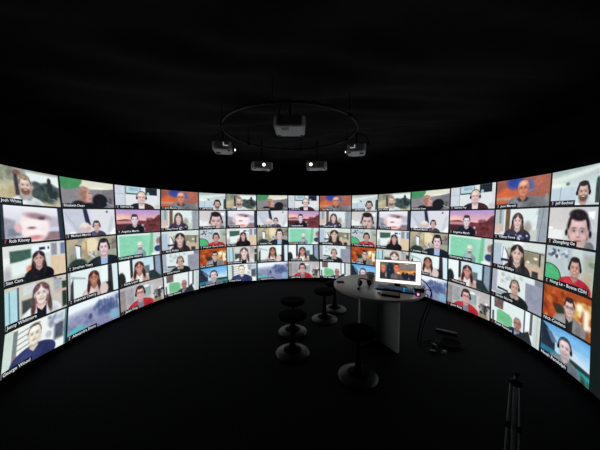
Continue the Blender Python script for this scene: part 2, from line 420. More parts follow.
def pic_suit(p):
    p.fill((168, 160, 138))
    p.mottle(0, 0, .6, .7, [(150, 150, 128), (190, 170, 130), (206, 184, 150), (120, 125, 105)], 24, .12)
    p.ell(.48, .25, .28, .3, (240, 220, 178), soft=.2); p.rect(.36, .1, .39, .6, (190, 140, 90), soft=.05); p.rect(.9, .1, 1, .5, (135, 120, 110), soft=.06)
    p.poly([(.17, .22), (.25, .26), (.26, .72), (.19, .72)], (236, 240, 250)); p.line(.17, .2, .27, .26, .02, (50, 55, 60)); p.line(.27, .26, .26, .6, .015, (60, 65, 68))
    p.ell(.2, .86, .32, .2, (44, 62, 54), soft=.06); p.mottle(.42, .5, .6, .7, [(230, 232, 240), (90, 90, 100)], 12, .05)
    p.line(.85, .32, 1, .2, .02, (90, 95, 90)); p.rect(.88, .5, 1, .6, (150, 175, 165), soft=.04)
    p.person(.73, .4, .26, (244, 204, 206), (44, 36, 38), (34, 40, 50), undershirt=(158, 190, 232), headset=True, wide=1.25, drop=2.3)
def pic_board(p):
    p.fill((226, 236, 230)); p.poly([(.06, .12), (.34, .28), (.34, .34), (.05, .2)], (170, 190, 185)); p.rect(0, 0, .05, 1, (180, 182, 178), soft=.03)
    p.poly([(.05, .4), (.1, .2), (.1, 1), (.03, 1)], (60, 62, 62), soft=.03)
    p.poly([(.66, .05), (.78, .0), (.8, .5), (.64, .55)], (238, 246, 242)); p.line(.8, 0, .82, .5, .01, (150, 160, 160))
    p.poly([(.8, 0), (.88, 0), (.9, 1), (.78, 1)], (56, 50, 58), soft=.03); p.rect(.9, 0, 1, 1, (214, 232, 238), soft=.02)
    p.poly([(.68, .62), (.86, .6), (.88, 1), (.68, 1)], (40, 36, 40), soft=.05)
    p.person(.5, .36, .23, (196, 128, 106), (72, 40, 34), (218, 188, 182), style='long', drop=2.3, wide=.95)
    p.ell(.7, .82, .16, .22, (222, 196, 190), soft=.05)
def pic_mist(p):
    p.vg((236, 240, 244), (126, 126, 166), .2, .6)
    p.poly([(0, .35), (.5, .28), (1, .1), (1, .8), (0, .8)], (150, 155, 184), soft=.25)
    p.mottle(.5, .2, 1, .7, [(84, 98, 142), (100, 112, 158), (66, 80, 128), (128, 140, 176)], 34, .09, .7)
    for k in range(7): p.poly([(.56 + .06 * k, .6), (.59 + .06 * k, .1 + .05 * (k % 3)), (.62 + .06 * k, .6)], (74, 90, 138), soft=.06, al=.8)
    p.mottle(0, .45, .6, .75, [(120, 126, 164), (150, 146, 180), (104, 112, 152)], 20, .1, .6)
    p.ell(.42, .55, .06, .09, (72, 78, 120), soft=.04)
    p.rect(0, .8, 1, 1, (146, 138, 176), soft=.2); p.ell(.16, .86, .34, .14, (84, 186, 186), soft=.1); p.ell(.9, .8, .2, .14, (130, 172, 196), soft=.1)
    p.rect(0, .9, .6, 1, (60, 110, 120), soft=.05, al=.5)
def pic_frame(p):
    p.fill((226, 226, 226)); p.rect(.0, .0, .2, .9, (206, 210, 216), soft=.03); p.line(0, .36, .2, .36, .006, (150, 155, 160))
    p.rect(.2, 0, .215, .9, (150, 154, 158)); p.rect(.22, .02, .55, .36, (74, 84, 86)); p.rect(.235, 0, .535, .3, (188, 212, 220)); p.rect(.3, .05, .5, .18, (150, 182, 196), soft=.06)
    p.rect(.66, 0, .93, .34, (38, 46, 56)); p.rect(.94, 0, .98, 1, (216, 216, 216)); p.ell(.72, .28, .06, .07, (150, 190, 205), soft=.03)
    p.ell(.93, .88, .12, .1, (200, 200, 198), soft=.04)
    p.person(.57, .48, .24, (246, 200, 196), (214, 192, 156), (82, 46, 50), undershirt=(238, 226, 224), headset=True, wide=1.1, drop=2.25, brow=(190, 150, 130))
    p.poly([(.26, .98), (.4, .78), (.5, .82), (.5, 1)], (44, 40, 46), soft=.04)
def pic_sunset(p):
    p.vg((176, 148, 204), (242, 172, 176), 0, .42)
    p.ell(.1, .36, .4, .12, (250, 196, 176), soft=.15)
    p.poly([(0, .45), (.2, .4), (.35, .46), (.7, .5), (.84, .42), (.94, .24), (1, .2), (1, 1), (0, 1)], (118, 56, 62), soft=.03)
    p.rect(0, .48, .45, .6, (206, 140, 142), soft=.06); p.rect(0, .62, .35, 1, (76, 44, 54), soft=.05)
    p.mottle(.65, .4, 1, 1, [(96, 42, 46), (138, 70, 70), (84, 36, 42), (112, 58, 62)], 34, .07, .6)
    p.mottle(.5, .66, .68, .95, [(220, 222, 232), (240, 240, 246), (190, 190, 205)], 8, .05)
    p.ell(.25, .82, .06, .04, (235, 230, 235), soft=.03)
    p.person(.4, .45, .2, (236, 214, 222), (54, 44, 52), (34, 36, 48), wide=.95, drop=2.1, smile=0)
def pic_greenscreen(p):
    p.fill((152, 220, 186)); p.ell(.25, .5, .7, .6, (138, 214, 174), soft=.4)
    p.poly([(0, 0), (1, 0), (1, .1), (0, .06)], (222, 230, 222), soft=.03); p.rect(0, 0, .035, 1, (224, 240, 228), soft=.02)
    p.rect(.82, .0, 1, 1, (208, 214, 206), soft=.06); p.poly([(.76, 0), (.83, 0), (.8, 1), (.7, 1)], (120, 196, 150), soft=.06)
    p.ell(.94, .38, .09, .14, (150, 128, 120), soft=.05); p.ell(.93, .72, .16, .14, (52, 64, 112), soft=.04); p.ell(.86, .94, .18, .08, (232, 236, 230), soft=.04); p.rect(.97, .2, 1, 1, (100, 76, 82), soft=.03)
    p.person(.5, .52, .16, (234, 220, 206), (226, 224, 214), (150, 176, 176), style='thin', beard=(140, 126, 132), drop=2.2, wide=.8, smile=0)
def pic_couch(p):
    p.fill((214, 226, 230)); p.rect(0, 0, .27, 1, (240, 243, 240)); p.rect(.25, .0, .31, .75, (48, 52, 56), soft=.02)
    p.rect(.56, 0, .8, .45, (196, 224, 230), soft=.03); p.rect(.58, .35, .7, .7, (108, 122, 120), soft=.05)
    p.rect(.83, 0, 1, 1, (140, 156, 172), soft=.03); p.rect(.8, 0, .845, 1, (48, 56, 60), soft=.02); p.rect(.97, 0, 1, 1, (50, 56, 60), soft=.02)
    p.poly([(.68, .62), (.8, .6), (.9, .8), (1, 1), (.66, 1)], (44, 58, 56), soft=.06); p.ell(.05, .78, .17, .34, (40, 44, 48), soft=.04)
    p.poly([(.28, .72), (.36, .62), (.38, 1), (.26, 1)], (226, 168, 158), soft=.05)
    p.person(.46, .38, .23, (216, 152, 136), (74, 38, 36), (226, 182, 168), style='long', undershirt=(242, 238, 226), drop=2.35, wide=.85)
def pic_hoodie(p):
    p.fill((190, 180, 178)); p.rect(.0, .1, .12, 1, (150, 142, 140), soft=.05); p.rect(.14, .12, .3, .7, (164, 160, 164), soft=.05); p.rect(.24, .5, .3, .62, (130, 160, 155), soft=.04)
    p.rect(.55, .2, .7, .6, (150, 168, 168), soft=.06); p.ell(.6, .18, .12, .05, (244, 248, 250), soft=.04); p.rect(.7, .2, .76, .8, (216, 206, 198), soft=.04)
    p.rect(.76, .2, 1, .55, (198, 186, 184), soft=.04); p.mottle(.77, .5, .97, .85, [(56, 54, 54), (78, 76, 74), (110, 108, 104), (44, 46, 46)], 22, .06, .9)
    p.ell(.93, .42, .05, .05, (244, 244, 240), soft=.03); p.rect(.76, .86, .95, 1, (150, 128, 92), soft=.05)
    p.person(.45, .4, .24, (238, 178, 172), (60, 46, 46), (206, 44, 56), undershirt=(120, 126, 138), glasses=True, headset=True, wide=1.1, drop=2.25)
def pic_rust(p):
    p.fill((176, 96, 78)); p.ell(.12, .5, .5, .34, (226, 104, 58), soft=.25); p.ell(.0, .2, .3, .2, (150, 84, 74), soft=.2)
    p.ell(.36, .12, .3, .24, (52, 74, 160), soft=.15); p.ell(.68, .28, .24, .2, (92, 100, 158), soft=.15); p.line(.62, .48, .8, .36, .02, (150, 140, 170), al=.7)
    p.ell(.9, .3, .34, .4, (176, 100, 82), soft=.2); p.ell(.8, .18, .16, .12, (196, 112, 84), soft=.1); p.rect(0, .62, .3, .72, (188, 150, 128), soft=.06)
    p.ell(.7, .98, .75, .32, (128, 124, 126), soft=.06); p.ell(.95, .72, .06, .12, (150, 150, 140), soft=.05)
    p.person(.52, .36, .25, (226, 140, 104), (214, 146, 110), (128, 128, 132), style='thin', collar=(66, 62, 64), wide=1.15, drop=2.2, brow=(130, 80, 60), smile=0)
    p.ell(.51, .18, .12, .06, (248, 192, 156), soft=.08)
def pic_floral(p):
    p.fill((226, 232, 228)); p.rect(0, 0, .18, .75, (186, 190, 190), soft=.03); p.rect(.08, 0, .13, .5, (140, 145, 150), soft=.02); p.ell(.07, .66, .16, .18, (220, 186, 172), soft=.06)
    p.rect(.18, 0, .21, .9, (230, 230, 226)); p.rect(.21, 0, .3, 1, (118, 86, 62), soft=.02)
    p.rect(.82, 0, 1, 1, (160, 164, 172), soft=.04); p.line(.92, 0, .86, 1, .01, (110, 118, 124)); p.line(.84, .1, .8, .8, .01, (140, 155, 150)); p.ell(.8, .14, .02, .06, (190, 194, 196))
    p.ell(.65, .6, .13, .2, (172, 160, 150), soft=.1); p.rect(.7, .66, .82, 1, (200, 206, 190), soft=.05)
    p.person(.45, .4, .22, (244, 206, 200), (84, 60, 54), (56, 56, 82), style='long', headset=True, drop=2.2, wide=1.05)
    p.mottle(.25, .85, .65, 1, [(220, 214, 226), (120, 124, 176), (64, 60, 96), (240, 232, 238)], 26, .03, .9)
def pic_laugh(p):
    p.fill((182, 176, 156)); p.poly([(0, 0), (1, 0), (1, .25), (.15, .22), (0, .2)], (216, 222, 214), soft=.03); p.ell(.5, .06, .18, .07, (250, 252, 248), soft=.05)
    p.rect(0, .1, .16, 1, (176, 192, 206), soft=.03); p.rect(.16, .22, .28, .62, (236, 240, 244)); p.line(.2, .22, .18, .62, .01, (60, 66, 76)); p.line(.24, .25, .34, .62, .018, (54, 54, 60)); p.rect(.16, .62, .36, .72, (44, 46, 52), soft=.02)
    p.rect(.2, .7, .3, .9, (216, 220, 226), soft=.03); p.rect(.58, .28, .92, .6, (150, 140, 112), soft=.05); p.line(.55, .24, .98, .3, .012, (70, 70, 66)); p.rect(.9, .3, .93, .8, (64, 54, 48), soft=.01)
    p.ell(.84, .45, .07, .035, (250, 246, 226), soft=.03); p.ell(.7, .58, .06, .03, (246, 240, 220), soft=.03); p.rect(.62, .66, .95, 1, (216, 180, 150), soft=.06); p.rect(.78, .82, .9, 1, (60, 60, 66), soft=.03)
    p.person(.48, .4, .27, (240, 200, 182), (50, 36, 38), (64, 56, 62), style='long', drop=2.2, wide=.9)
def pic_partition(p):
    p.fill((226, 230, 226)); p.mottle(.12, .1, .6, .4, [(178, 188, 180), (200, 206, 200), (160, 172, 166)], 16, .06, .6)
    p.rect(0, 0, .1, .8, (172, 170, 184), soft=.02); p.rect(.68, .18, 1, 1, (150, 150, 166), soft=.02); p.rect(.85, 0, 1, .18, (130, 134, 146), soft=.03)
    p.poly([(.12, .6), (.34, .64), (.34, .7), (.12, .68)], (40, 40, 44)); p.rect(.04, .72, .36, .84, (160, 168, 176), soft=.03)
    p.person(.47, .47, .21, (216, 168, 152), (126, 104, 92), (36, 42, 42), collar=(180, 160, 150), headset=True, wide=1.15, drop=2.2)
def pic_curtain(p):
    p.fill((228, 234, 230)); p.rect(.07, .0, .26, .34, (112, 92, 86), soft=.02); p.mottle(.08, .03, .25, .3, [(90, 74, 70), (140, 118, 108)], 10, .04)
    p.poly([(.13, .42), (.18, .36), (.4, .42), (.46, .52), (.46, .86), (.13, .84)], (116, 192, 136), soft=.03)
    p.rect(.03, .5, .07, .95, (80, 76, 80), soft=.02); p.rect(.68, .0, .71, .8, (92, 96, 100)); p.rect(.71, 0, .8, .6, (240, 244, 250)); p.rect(.8, 0, .85, .7, (88, 94, 100), soft=.02)
    p.person(.56, .58, .19, (176, 124, 116), (170, 124, 116), (44, 56, 82), style='thin', undershirt=(150, 180, 215), wide=1.0, drop=2.1, smile=0, brow=(90, 60, 56))
    p.poly([(.5, 1), (.78, .62), (.87, 1)], (44, 50, 54), soft=.02); p.rect(.87, 0, 1, 1, (206, 212, 206), soft=.02); p.rect(.93, 0, .95, 1, (186, 194, 188), soft=.03)
def pic_ceiling(p):
    p.vg((172, 184, 182), (214, 222, 222), 0, .5); p.poly([(0, .2), (1, .02), (1, .12), (0, .4)], (226, 230, 220), soft=.1); p.ell(.1, .42, .3, .06, (240, 244, 226), soft=.08)
    p.rect(0, .5, .62, 1, (196, 208, 218), soft=.05); p.line(.21, .48, .19, 1, .01, (130, 144, 158)); p.ell(.35, .4, .06, .05, (112, 136, 112), soft=.03); p.line(.55, .5, .57, 1, .012, (235, 240, 242))
    p.rect(.92, .45, 1, .95, (62, 72, 74), soft=.03); p.ell(.97, .4, .06, .08, (58, 80, 66), soft=.04)
    p.person(.68, .66, .225, (224, 180, 164), (48, 40, 40), (226, 230, 234), beard=(96, 72, 66), headset=True, wide=.95, drop=2.2)
def pic_bigface(p):
    p.vg((212, 202, 198), (224, 216, 210)); p.rect(.68, 0, 1, .7, (206, 202, 204), soft=.05); p.poly([(.8, .12), (.95, .1), (.93, .3), (.84, .24)], (250, 252, 254), soft=.02)
    p.rect(.0, .6, .32, .85, (236, 236, 232), soft=.04); p.ell(.04, .56, .09, .03, (250, 250, 246)); p.rect(.8, .6, 1, 1, (190, 186, 190), soft=.05); p.ell(.86, .98, .14, .14, (110, 112, 116), soft=.04); p.rect(.6, .03, .62, .2, (190, 190, 190))
    p.person(.63, .62, .43, (226, 184, 178), (34, 28, 32), (120, 122, 126), headset='small', wide=.9, drop=2.4, style='tuft', smile=0)
def pic_redshirt(p):
    p.vg((186, 198, 202), (198, 200, 196)); p.mottle(.05, .08, .45, .28, [(70, 78, 90), (120, 128, 140), (226, 230, 234), (96, 104, 116)], 20, .05, .9); p.rect(.46, .04, .5, .35, (170, 180, 186), soft=.02)
    p.rect(.55, 0, .75, .3, (208, 216, 208), soft=.05); p.rect(.8, .1, 1, .5, (176, 176, 160), soft=.1); p.ell(.95, .3, .1, .06, (130, 150, 118), soft=.05); p.rect(.78, .5, 1, 1, (190, 176, 150), soft=.15)
    p.ell(.04, .78, .42, .31, (80, 184, 120), soft=.02)
    ring = np.abs(np.hypot((p.X - .04 * p.a) / .42, (p.Y - .78) / .31) - 1) * .31
    p._put(np.clip(.5 - (ring - .012) / p.px, 0, 1), (40, 60, 56))
    p.person(.62, .46, .21, (214, 158, 140), (42, 34, 36), (204, 46, 60), headset=True, wide=1.15, drop=2.25)
def pic_autumn(p):
    p.fill((178, 78, 34)); p.mottle(0, 0, .6, 1, [(196, 70, 30), (160, 54, 24), (222, 112, 50), (128, 50, 26), (236, 140, 70)], 60, .08, .7)
    p.mottle(.5, .2, 1, .7, [(232, 178, 76), (246, 214, 130), (206, 140, 52), (252, 240, 200)], 34, .08, .7); p.rect(.85, .3, .96, .85, (252, 240, 214), soft=.1); p.ell(.77, .3, .1, .1, (254, 246, 214), soft=.08)
    p.mottle(.7, .8, 1, 1, [(120, 66, 30), (160, 100, 40)], 10, .08); p.ell(.36, .56, .16, .14, (52, 62, 46), soft=.06); p.rect(.22, .45, .4, .5, (88, 50, 36), soft=.05)
    p.person(.56, .42, .21, (232, 188, 178), (48, 36, 34), (150, 146, 140), undershirt=(44, 46, 48), glasses=True, wide=1.1, drop=2.15)
def pic_lake(p):
    p.vg((92, 164, 220), (180, 218, 240), 0, .5); p.ell(.7, .2, .4, .1, (120, 186, 232), soft=.1)
    p.poly([(0, 0), (.12, .12), (.3, .5), (.3, 1), (0, 1)], (40, 50, 62), soft=.03); p.poly([(.1, .18), (.2, .2), (.34, .42), (.24, .5)], (96, 112, 140), soft=.04)
    p.poly([(.58, .52), (.68, .42), (.84, .52), (1, .58), (1, .75), (.58, .72)], (206, 220, 232), soft=.03); p.poly([(.6, .62), (1, .66), (1, .78), (.6, .78)], (40, 60, 56), soft=.03)
    p.rect(.6, .76, 1, 1, (42, 150, 158), soft=.04); p.rect(.0, .7, .34, .86, (38, 120, 148), soft=.05); p.mottle(.8, .84, 1, 1, [(64, 96, 64), (40, 66, 46)], 10, .06); p.mottle(0, .84, .34, 1, [(46, 66, 52), (30, 44, 40)], 8, .06)
    p.person(.5, .46, .235, (236, 200, 198), (66, 62, 66), (120, 128, 138), style='thin', beard=(176, 166, 164), headset=True, wide=.95, drop=2.2)

# the gallery: five columns of five pictures, shown three times over; picture, caption, description
GALLERY = [
 [(pic_orchard, 'Josh White', 'tile showing bearded man in white shirt outdoors', 0), (pic_closeup, 'Rob Kinsey', 'tile showing pale blurred close-up of a face', 2), (pic_office, 'Sian Cara', 'tile showing long-haired woman in black in an office', 0), (pic_blazer, 'Jenny Whitmore', 'tile showing smiling brown-haired woman in white blazer', 0), (pic_sweater, 'George Wood', 'tile showing man in dark blue sweater', 0)],
 [(pic_profile, 'Elizabeth Dean', 'tile showing fair-haired woman turned sideways, green shape behind', 0), (pic_nook, 'Michael Martin', 'tile showing two people low in a white room corner', 1), (pic_suit, 'Jonathan Yeary', 'tile showing grinning man in dark suit with blue shirt', 1), (pic_board, 'Deborah Cherry', 'tile showing woman in beige top before a whiteboard', 1), (pic_mist, 'Alexandra Evans', 'tile showing misty blue mountain landscape', 1)],
 [(pic_frame, 'Sabrina Fry', 'tile showing fair short-haired woman with headset', 1), (pic_sunset, 'Angelica Marsh', 'tile showing pale person before purple desert sunset', 1), (pic_greenscreen, 'Christopher Adams', 'tile showing small bearded man before a mint green screen', 0), (pic_couch, 'Nuria Lopez', 'tile showing long-haired woman in white top by dark couch', 2), (pic_hoodie, 'Jason King', 'tile showing man in glasses and red hoodie', 2)],
 [(pic_rust, 'Jaco Marsch', 'tile showing bald man in grey shirt, orange backdrop', 1), (pic_floral, 'Tiffany Perez', 'tile showing woman in flowered navy top', 1), (pic_laugh, 'Sandy Phillips', 'tile showing laughing woman with long dark hair', 2), (pic_partition, 'Simon Norris', 'tile showing man with headset in black sweater', 2), (pic_curtain, 'Peter Newton', 'tile showing man in dark blue suit by pale curtain', 2)],
 [(pic_ceiling, 'Jeff Bechtel', 'tile showing dark-bearded man under a pale ceiling', 1), (pic_bigface, 'Zhengfang Ge', 'tile showing large face of black-haired man', 1), (pic_redshirt, 'Hong Le - Boone CDH', 'tile showing man in red shirt with headset', 1), (pic_autumn, 'Nick Catalano', 'tile showing man in grey cardigan before autumn leaves', 0), (pic_lake, 'Noah Randolph', 'tile showing man with headset before a blue lake', 0)],
]
# ---------------------------------------------------------------- the curved screen
R = 2.9; CX, CY = -0.0638, 3.1552
TH = np.array([[-1.8911, -1.8875, -1.8862, -1.8874, -1.8931, -1.9208], [-1.6436, -1.6341, -1.6245, -1.6232, -1.6254, -1.6425], [-1.3661, -1.3634, -1.3595, -1.3577, -1.3555, -1.3518], [-1.082, -1.0856, -1.088, -1.0863, -1.0796, -1.073], [-0.8167, -0.8168, -0.8175, -0.8174, -0.8199, -0.8252], [-0.6075, -0.6089, -0.61, -0.6089, -0.6038, -0.5983], [-0.3567, -0.3564, -0.3563, -0.3557, -0.3542, -0.3543], [-0.09, -0.0883, -0.0883, -0.0883, -0.0883, -0.0849], [0.1818, 0.1821, 0.182, 0.1828, 0.1871, 0.192], [0.4567, 0.4557, 0.4538, 0.4534, 0.455, 0.4567], [0.67, 0.6667, 0.6625, 0.6605, 0.6599, 0.6598], [0.9188, 0.9182, 0.9156, 0.9143, 0.9143, 0.9139], [1.1867, 1.1851, 1.1826, 1.1825, 1.1855, 1.1827], [1.456, 1.4537, 1.4498, 1.4503, 1.4466, 1.4494], [1.7248, 1.7212, 1.7161, 1.7113, 1.7112, 1.7068], [1.9282, 1.9254, 1.9242, 1.9193, 1.9253, 1.9297]])
ZZ = np.array([[2.16, 1.795, 1.391, 0.988, 0.558, 0.151], [2.155, 1.767, 1.373, 0.947, 0.516, 0.075], [2.149, 1.776, 1.37, 0.937, 0.496, 0.047], [2.151, 1.776, 1.365, 0.931, 0.505, 0.082], [2.151, 1.776, 1.365, 0.931, 0.505, 0.075], [2.153, 1.777, 1.365, 0.932, 0.518, 0.106], [2.157, 1.782, 1.366, 0.928, 0.494, 0.054], [2.16, 1.795, 1.366, 0.928, 0.503, 0.06], [2.146, 1.776, 1.365, 0.931, 0.513, 0.099], [2.141, 1.768, 1.361, 0.931, 0.512, 0.09], [2.139, 1.767, 1.36, 0.931, 0.509, 0.086], [2.149, 1.773, 1.362, 0.931, 0.512, 0.089], [2.15, 1.775, 1.36, 0.923, 0.52, 0.095], [2.164, 1.777, 1.347, 0.929, 0.513, 0.119], [2.161, 1.789, 1.369, 0.922, 0.494, 0.097], [2.159, 1.781, 1.369, 0.927, 0.507, 0.092]])
TH[0] -= .007
NCOL, NROW = 15, 5

def cyl(th, z, r):
    return np.stack([CX + r * np.sin(th), CY + r * np.cos(th), z], -1)

def corner(i, j, s, t, r):
    """point (s,t) of the tile in column i, row j at radius r"""
    th = (TH[i, j] * (1 - s) + TH[i + 1, j] * s) * (1 - t) + (TH[i, j + 1] * (1 - s) + TH[i + 1, j + 1] * s) * t
    z = (ZZ[i, j] * (1 - s) + ZZ[i + 1, j] * s) * (1 - t) + (ZZ[i, j + 1] * (1 - s) + ZZ[i + 1, j + 1] * s) * t
    return cyl(th, z, r)

def np_mesh(name, verts, faces, mats, mi=None):
    me = bpy.data.meshes.new(name)
    me.from_pydata([tuple(v) for v in verts], [], [tuple(int(q) for q in f) for f in faces])
    for m in mats: me.materials.append(m)
    if mi is not None: me.polygons.foreach_set('material_index', np.asarray(mi, np.int32))
    me.update(); return me

def quads(nx, ny):
    k = np.arange((ny - 1) * nx).reshape(ny - 1, nx)[:, :-1].ravel()
    return np.stack([k, k + nx, k + nx + 1, k + 1], -1)

screen = empty('projection_screen', (CX, CY + R, 0), 0,
               'tall curved projection screen wrapping round the dark room, filled with video call tiles', 'screen')
SHIFT = np.array([CX, CY + R, 0.0])

# back cloth: a closed strip with thickness, from 9 degrees beyond the pictures on either side
ths = np.linspace(TH[0].min() - .10, TH[-1].max() + .12, 260)
ztop = np.interp(ths, TH[:, 0], ZZ[:, 0]) + .004
zbot = np.interp(ths, TH[:, 5], ZZ[:, 5]) - .004
n = len(ths); V = []
for r, z in ((R, ztop), (R, zbot), (R + .03, zbot), (R + .03, ztop)): V.append(cyl(ths, z, r) - SHIFT)
V = np.concatenate(V); F = []
for a, b in ((0, 1), (1, 2), (2, 3), (3, 0)):
    for k in range(n - 1): F.append((a * n + k, a * n + k + 1, b * n + k + 1, b * n + k))
F.append((0, n, 2 * n, 3 * n)); F.append((n - 1, 4 * n - 1, 3 * n - 1, 2 * n - 1))
m = bpy.data.materials.new('screen_cloth'); m.use_nodes = True
b = m.node_tree.nodes['Principled BSDF']
b.inputs['Base Color'].default_value = (.05, .052, .052, 1); b.inputs['Roughness'].default_value = .9
b.inputs['Specular IOR Level'].default_value = .1
b.inputs['Emission Color'].default_value = tuple(lin((22, 33, 32))) + (1,); b.inputs['Emission Strength'].default_value = .6
m.cycles.emission_sampling = 'NONE'
o = bpy.data.objects.new('screen_cloth', np_mesh('screen_cloth', V, F, [m])); C.objects.link(o); o.parent = screen

def strip(name, z0, z1, material):      # black cloth bands closing the screen above and below
    V = []
    for r, z in ((R - .004, z1), (R - .004, z0), (R + .045, z0), (R + .045, z1)): V.append(cyl(ths, np.broadcast_to(z, ths.shape), r) - SHIFT)
    V = np.concatenate(V)
    o = bpy.data.objects.new(name, np_mesh(name, V, F, [material])); C.objects.link(o); o.parent = screen
strip('top_hem', ztop, ztop + .07, M['hem'])
strip('bottom_skirt', np.zeros(n), zbot, M['hem'])

def text_mesh(body, size):
    cu = bpy.data.curves.new('t', 'FONT'); cu.body = body; cu.size = size; cu.resolution_u = 2; cu.offset = size * .012
    ob = bpy.data.objects.new('t', cu); C.objects.link(ob)
    bpy.context.view_layer.update()
    me = bpy.data.meshes.new_from_object(ob.evaluated_get(bpy.context.evaluated_depsgraph_get()))
    v = np.array([q.co[:] for q in me.vertices]).reshape(-1, 3)[:, :2]; f = [tuple(p.vertices) for p in me.polygons]
    bpy.data.objects.remove(ob); bpy.data.curves.remove(cu); bpy.data.meshes.remove(me)
    return v, f

TEXT = {}
for col in GALLERY:
    for pic, cap, desc, mic in col: TEXT[cap] = text_mesh(cap, .118)

def caption_mesh(i, j, cap, mic, a):
    tv, tf = TEXT[cap]
    x0 = .17 if mic else .03
    w = x0 + tv[:, 0].max() + .05; hgt = .135
    V = []; F = []; MI = []
    def add(xy, faces, off, mi):
        st = np.asarray(xy, float); k = len(V)
        s = S0 + (S1 - S0) * st[:, 0] / a; t = T1 - (T1 - T0) * st[:, 1]
        V.extend(corner(i, j, s, t, R - off) - SHIFT)
        for f in faces: F.append([q + k for q in f]); MI.append(mi)
    S0, S1, T0, T1 = inset(j)
    nx = 10; xs = np.linspace(0, w, nx)
    add([(x, 0) for x in xs] + [(x, hgt) for x in xs], [(k, k + 1, nx + k + 1, nx + k) for k in range(nx - 1)], .0045, 0)
    add(tv + np.array([x0, .03]), tf, .006, 1)
    if mic:     # crossed out microphone: capsule, stem and stroke
        mi = 3 if mic == 2 else 2
        cap_o = [(.075 + .02 * math.cos(q), .085 + .028 * math.sin(q)) for q in np.linspace(0, 2 * PI, 11)[:-1]]
        add(cap_o, [tuple(range(10))], .006, mi)
        add([(.07, .025), (.08, .025), (.08, .06), (.07, .06)], [(0, 1, 2, 3)], .006, mi)
        add([(.055, .02), (.095, .02), (.095, .03), (.055, .03)], [(0, 1, 2, 3)], .006, mi)
        add([(.04, .03), (.05, .022), (.115, .11), (.105, .118)], [(0, 1, 2, 3)], .0065, 3)
    return np_mesh('name_caption', V, F, [M['plate'], M['letters'], M['mic'], M['mic_red']], MI)

def inset(j):
    return .017, .983, (0.0 if j == 0 else .03), (1.0 if j == 4 else .972)

def paint(pic, a, nx, ny):
    p = Paint(a, nx * 2, ny * 2); pic(p); p.grain(len(pic.__name__) * 31 + ord(pic.__name__[4]) * 7)
    p._put(np.full(p.X.shape, .03), (150, 165, 176))      # faint milky veil of a projected picture
    g = p.im.mean(-1, keepdims=True); p.im = g + (p.im - g) * .9
    p.im = (128 + (p.im - 128) * 1.07) * np.array([.975, 1.0, 1.015])
    im = p.im.reshape(ny, 2, nx, 2, 3).mean((1, 3))
    return np.clip(im, 0, 255)

CACHE = {}
ASPECT = [1.72, 1.84, 1.84, 1.84, 1.42]
for i in range(NCOL):
    big = i < 3 or i > 10
    nx, ny = (96, 54) if big else (60, 34)
    for j in range(NROW):
        pic, cap, desc, mic = GALLERY[i % 5][j]; a = ASPECT[i % 5]
        if (i % 5, j, big) not in CACHE: CACHE[i % 5, j, big] = paint(pic, a, nx, ny)
        im = CACHE[i % 5, j, big]
        S0, S1, T0, T1 = inset(j)
        s, t = np.meshgrid(np.linspace(S0, S1, nx), np.linspace(T0, T1, ny))
        V = (corner(i, j, s, t, R - .003) - SHIFT).reshape(-1, 3)
        me = np_mesh('video_tile', V, quads(nx, ny), [M['picture']])
        at = me.color_attributes.new('picture', 'FLOAT_COLOR', 'POINT')
        at.data.foreach_set('color', np.concatenate([lin(im.reshape(-1, 3)), np.ones((nx * ny, 1))], 1).astype(np.float32).ravel())
        o = bpy.data.objects.new('video_tile', me); C.objects.link(o); o.parent = screen
        o['label'] = desc
        c = bpy.data.objects.new('name_caption', caption_mesh(i, j, cap, mic, a)); C.objects.link(c); c.parent = o

# ---------------------------------------------------------------- the dark room round the screen
RW = 3.75; HC = 3.02
bm = B(); box(bm, (CX, CY, -.03), (2 * RW + .2, 2 * RW + .2, .06))
o = obj('floor', bm, M['floor']); o['kind'] = 'structure'

def fold(a, z): return .035 * math.sin(a * 37 + 1.3 * math.sin(a * 5)) + .015 * math.sin(a * 83 + z)
bm = B(); na = 360; rows = [0, .8, 1.6, 2.3, 2.7, HC + .03]; grid = []
for z in rows:
    grid.append([bm.verts.new((CX + (RW + fold(2 * PI * k / na, z)) * math.sin(2 * PI * k / na), CY + (RW + fold(2 * PI * k / na, z)) * math.cos(2 * PI * k / na), z)) for k in range(na)])
for a, b in zip(grid, grid[1:]):
    for k in range(na): bm.faces.new((a[k], a[(k + 1) % na], b[(k + 1) % na], b[k]))
o = obj('wall_round', bm, M['drape'], smooth=True); o['kind'] = 'structure'

bm = B(); grid = []; nr = 40; nb = 180      # ceiling: black cloth hung in shallow gathers
for q in range(nr + 1):
    r = (RW + .06) * q / nr; ring = []
    for k in range(nb):
        t = 2 * PI * k / nb; x, y = r * math.sin(t), r * math.cos(t)
        z = HC + .03 * math.sin(2.1 * x + 5.2 * y + 1.2 * math.sin(1.7 * x)) + .018 * math.sin(9.5 * y - 3.1 * x + 2 * math.sin(1.3 * y + x)) + .012 * math.sin(17 * y + 4 * x * math.sin(y))
        ring.append(bm.verts.new((CX + x, CY + y, z)))
    grid.append(ring)
for a, b in zip(grid[1:], grid[2:]):
    for k in range(nb): bm.faces.new((a[k], a[(k + 1) % nb], b[(k + 1) % nb], b[k]))
bm.faces.new(grid[1])
bmesh.ops.delete(bm, geom=grid[0], context='VERTS')
o = obj('ceiling', bm, M['drape'], smooth=True); o['kind'] = 'structure'

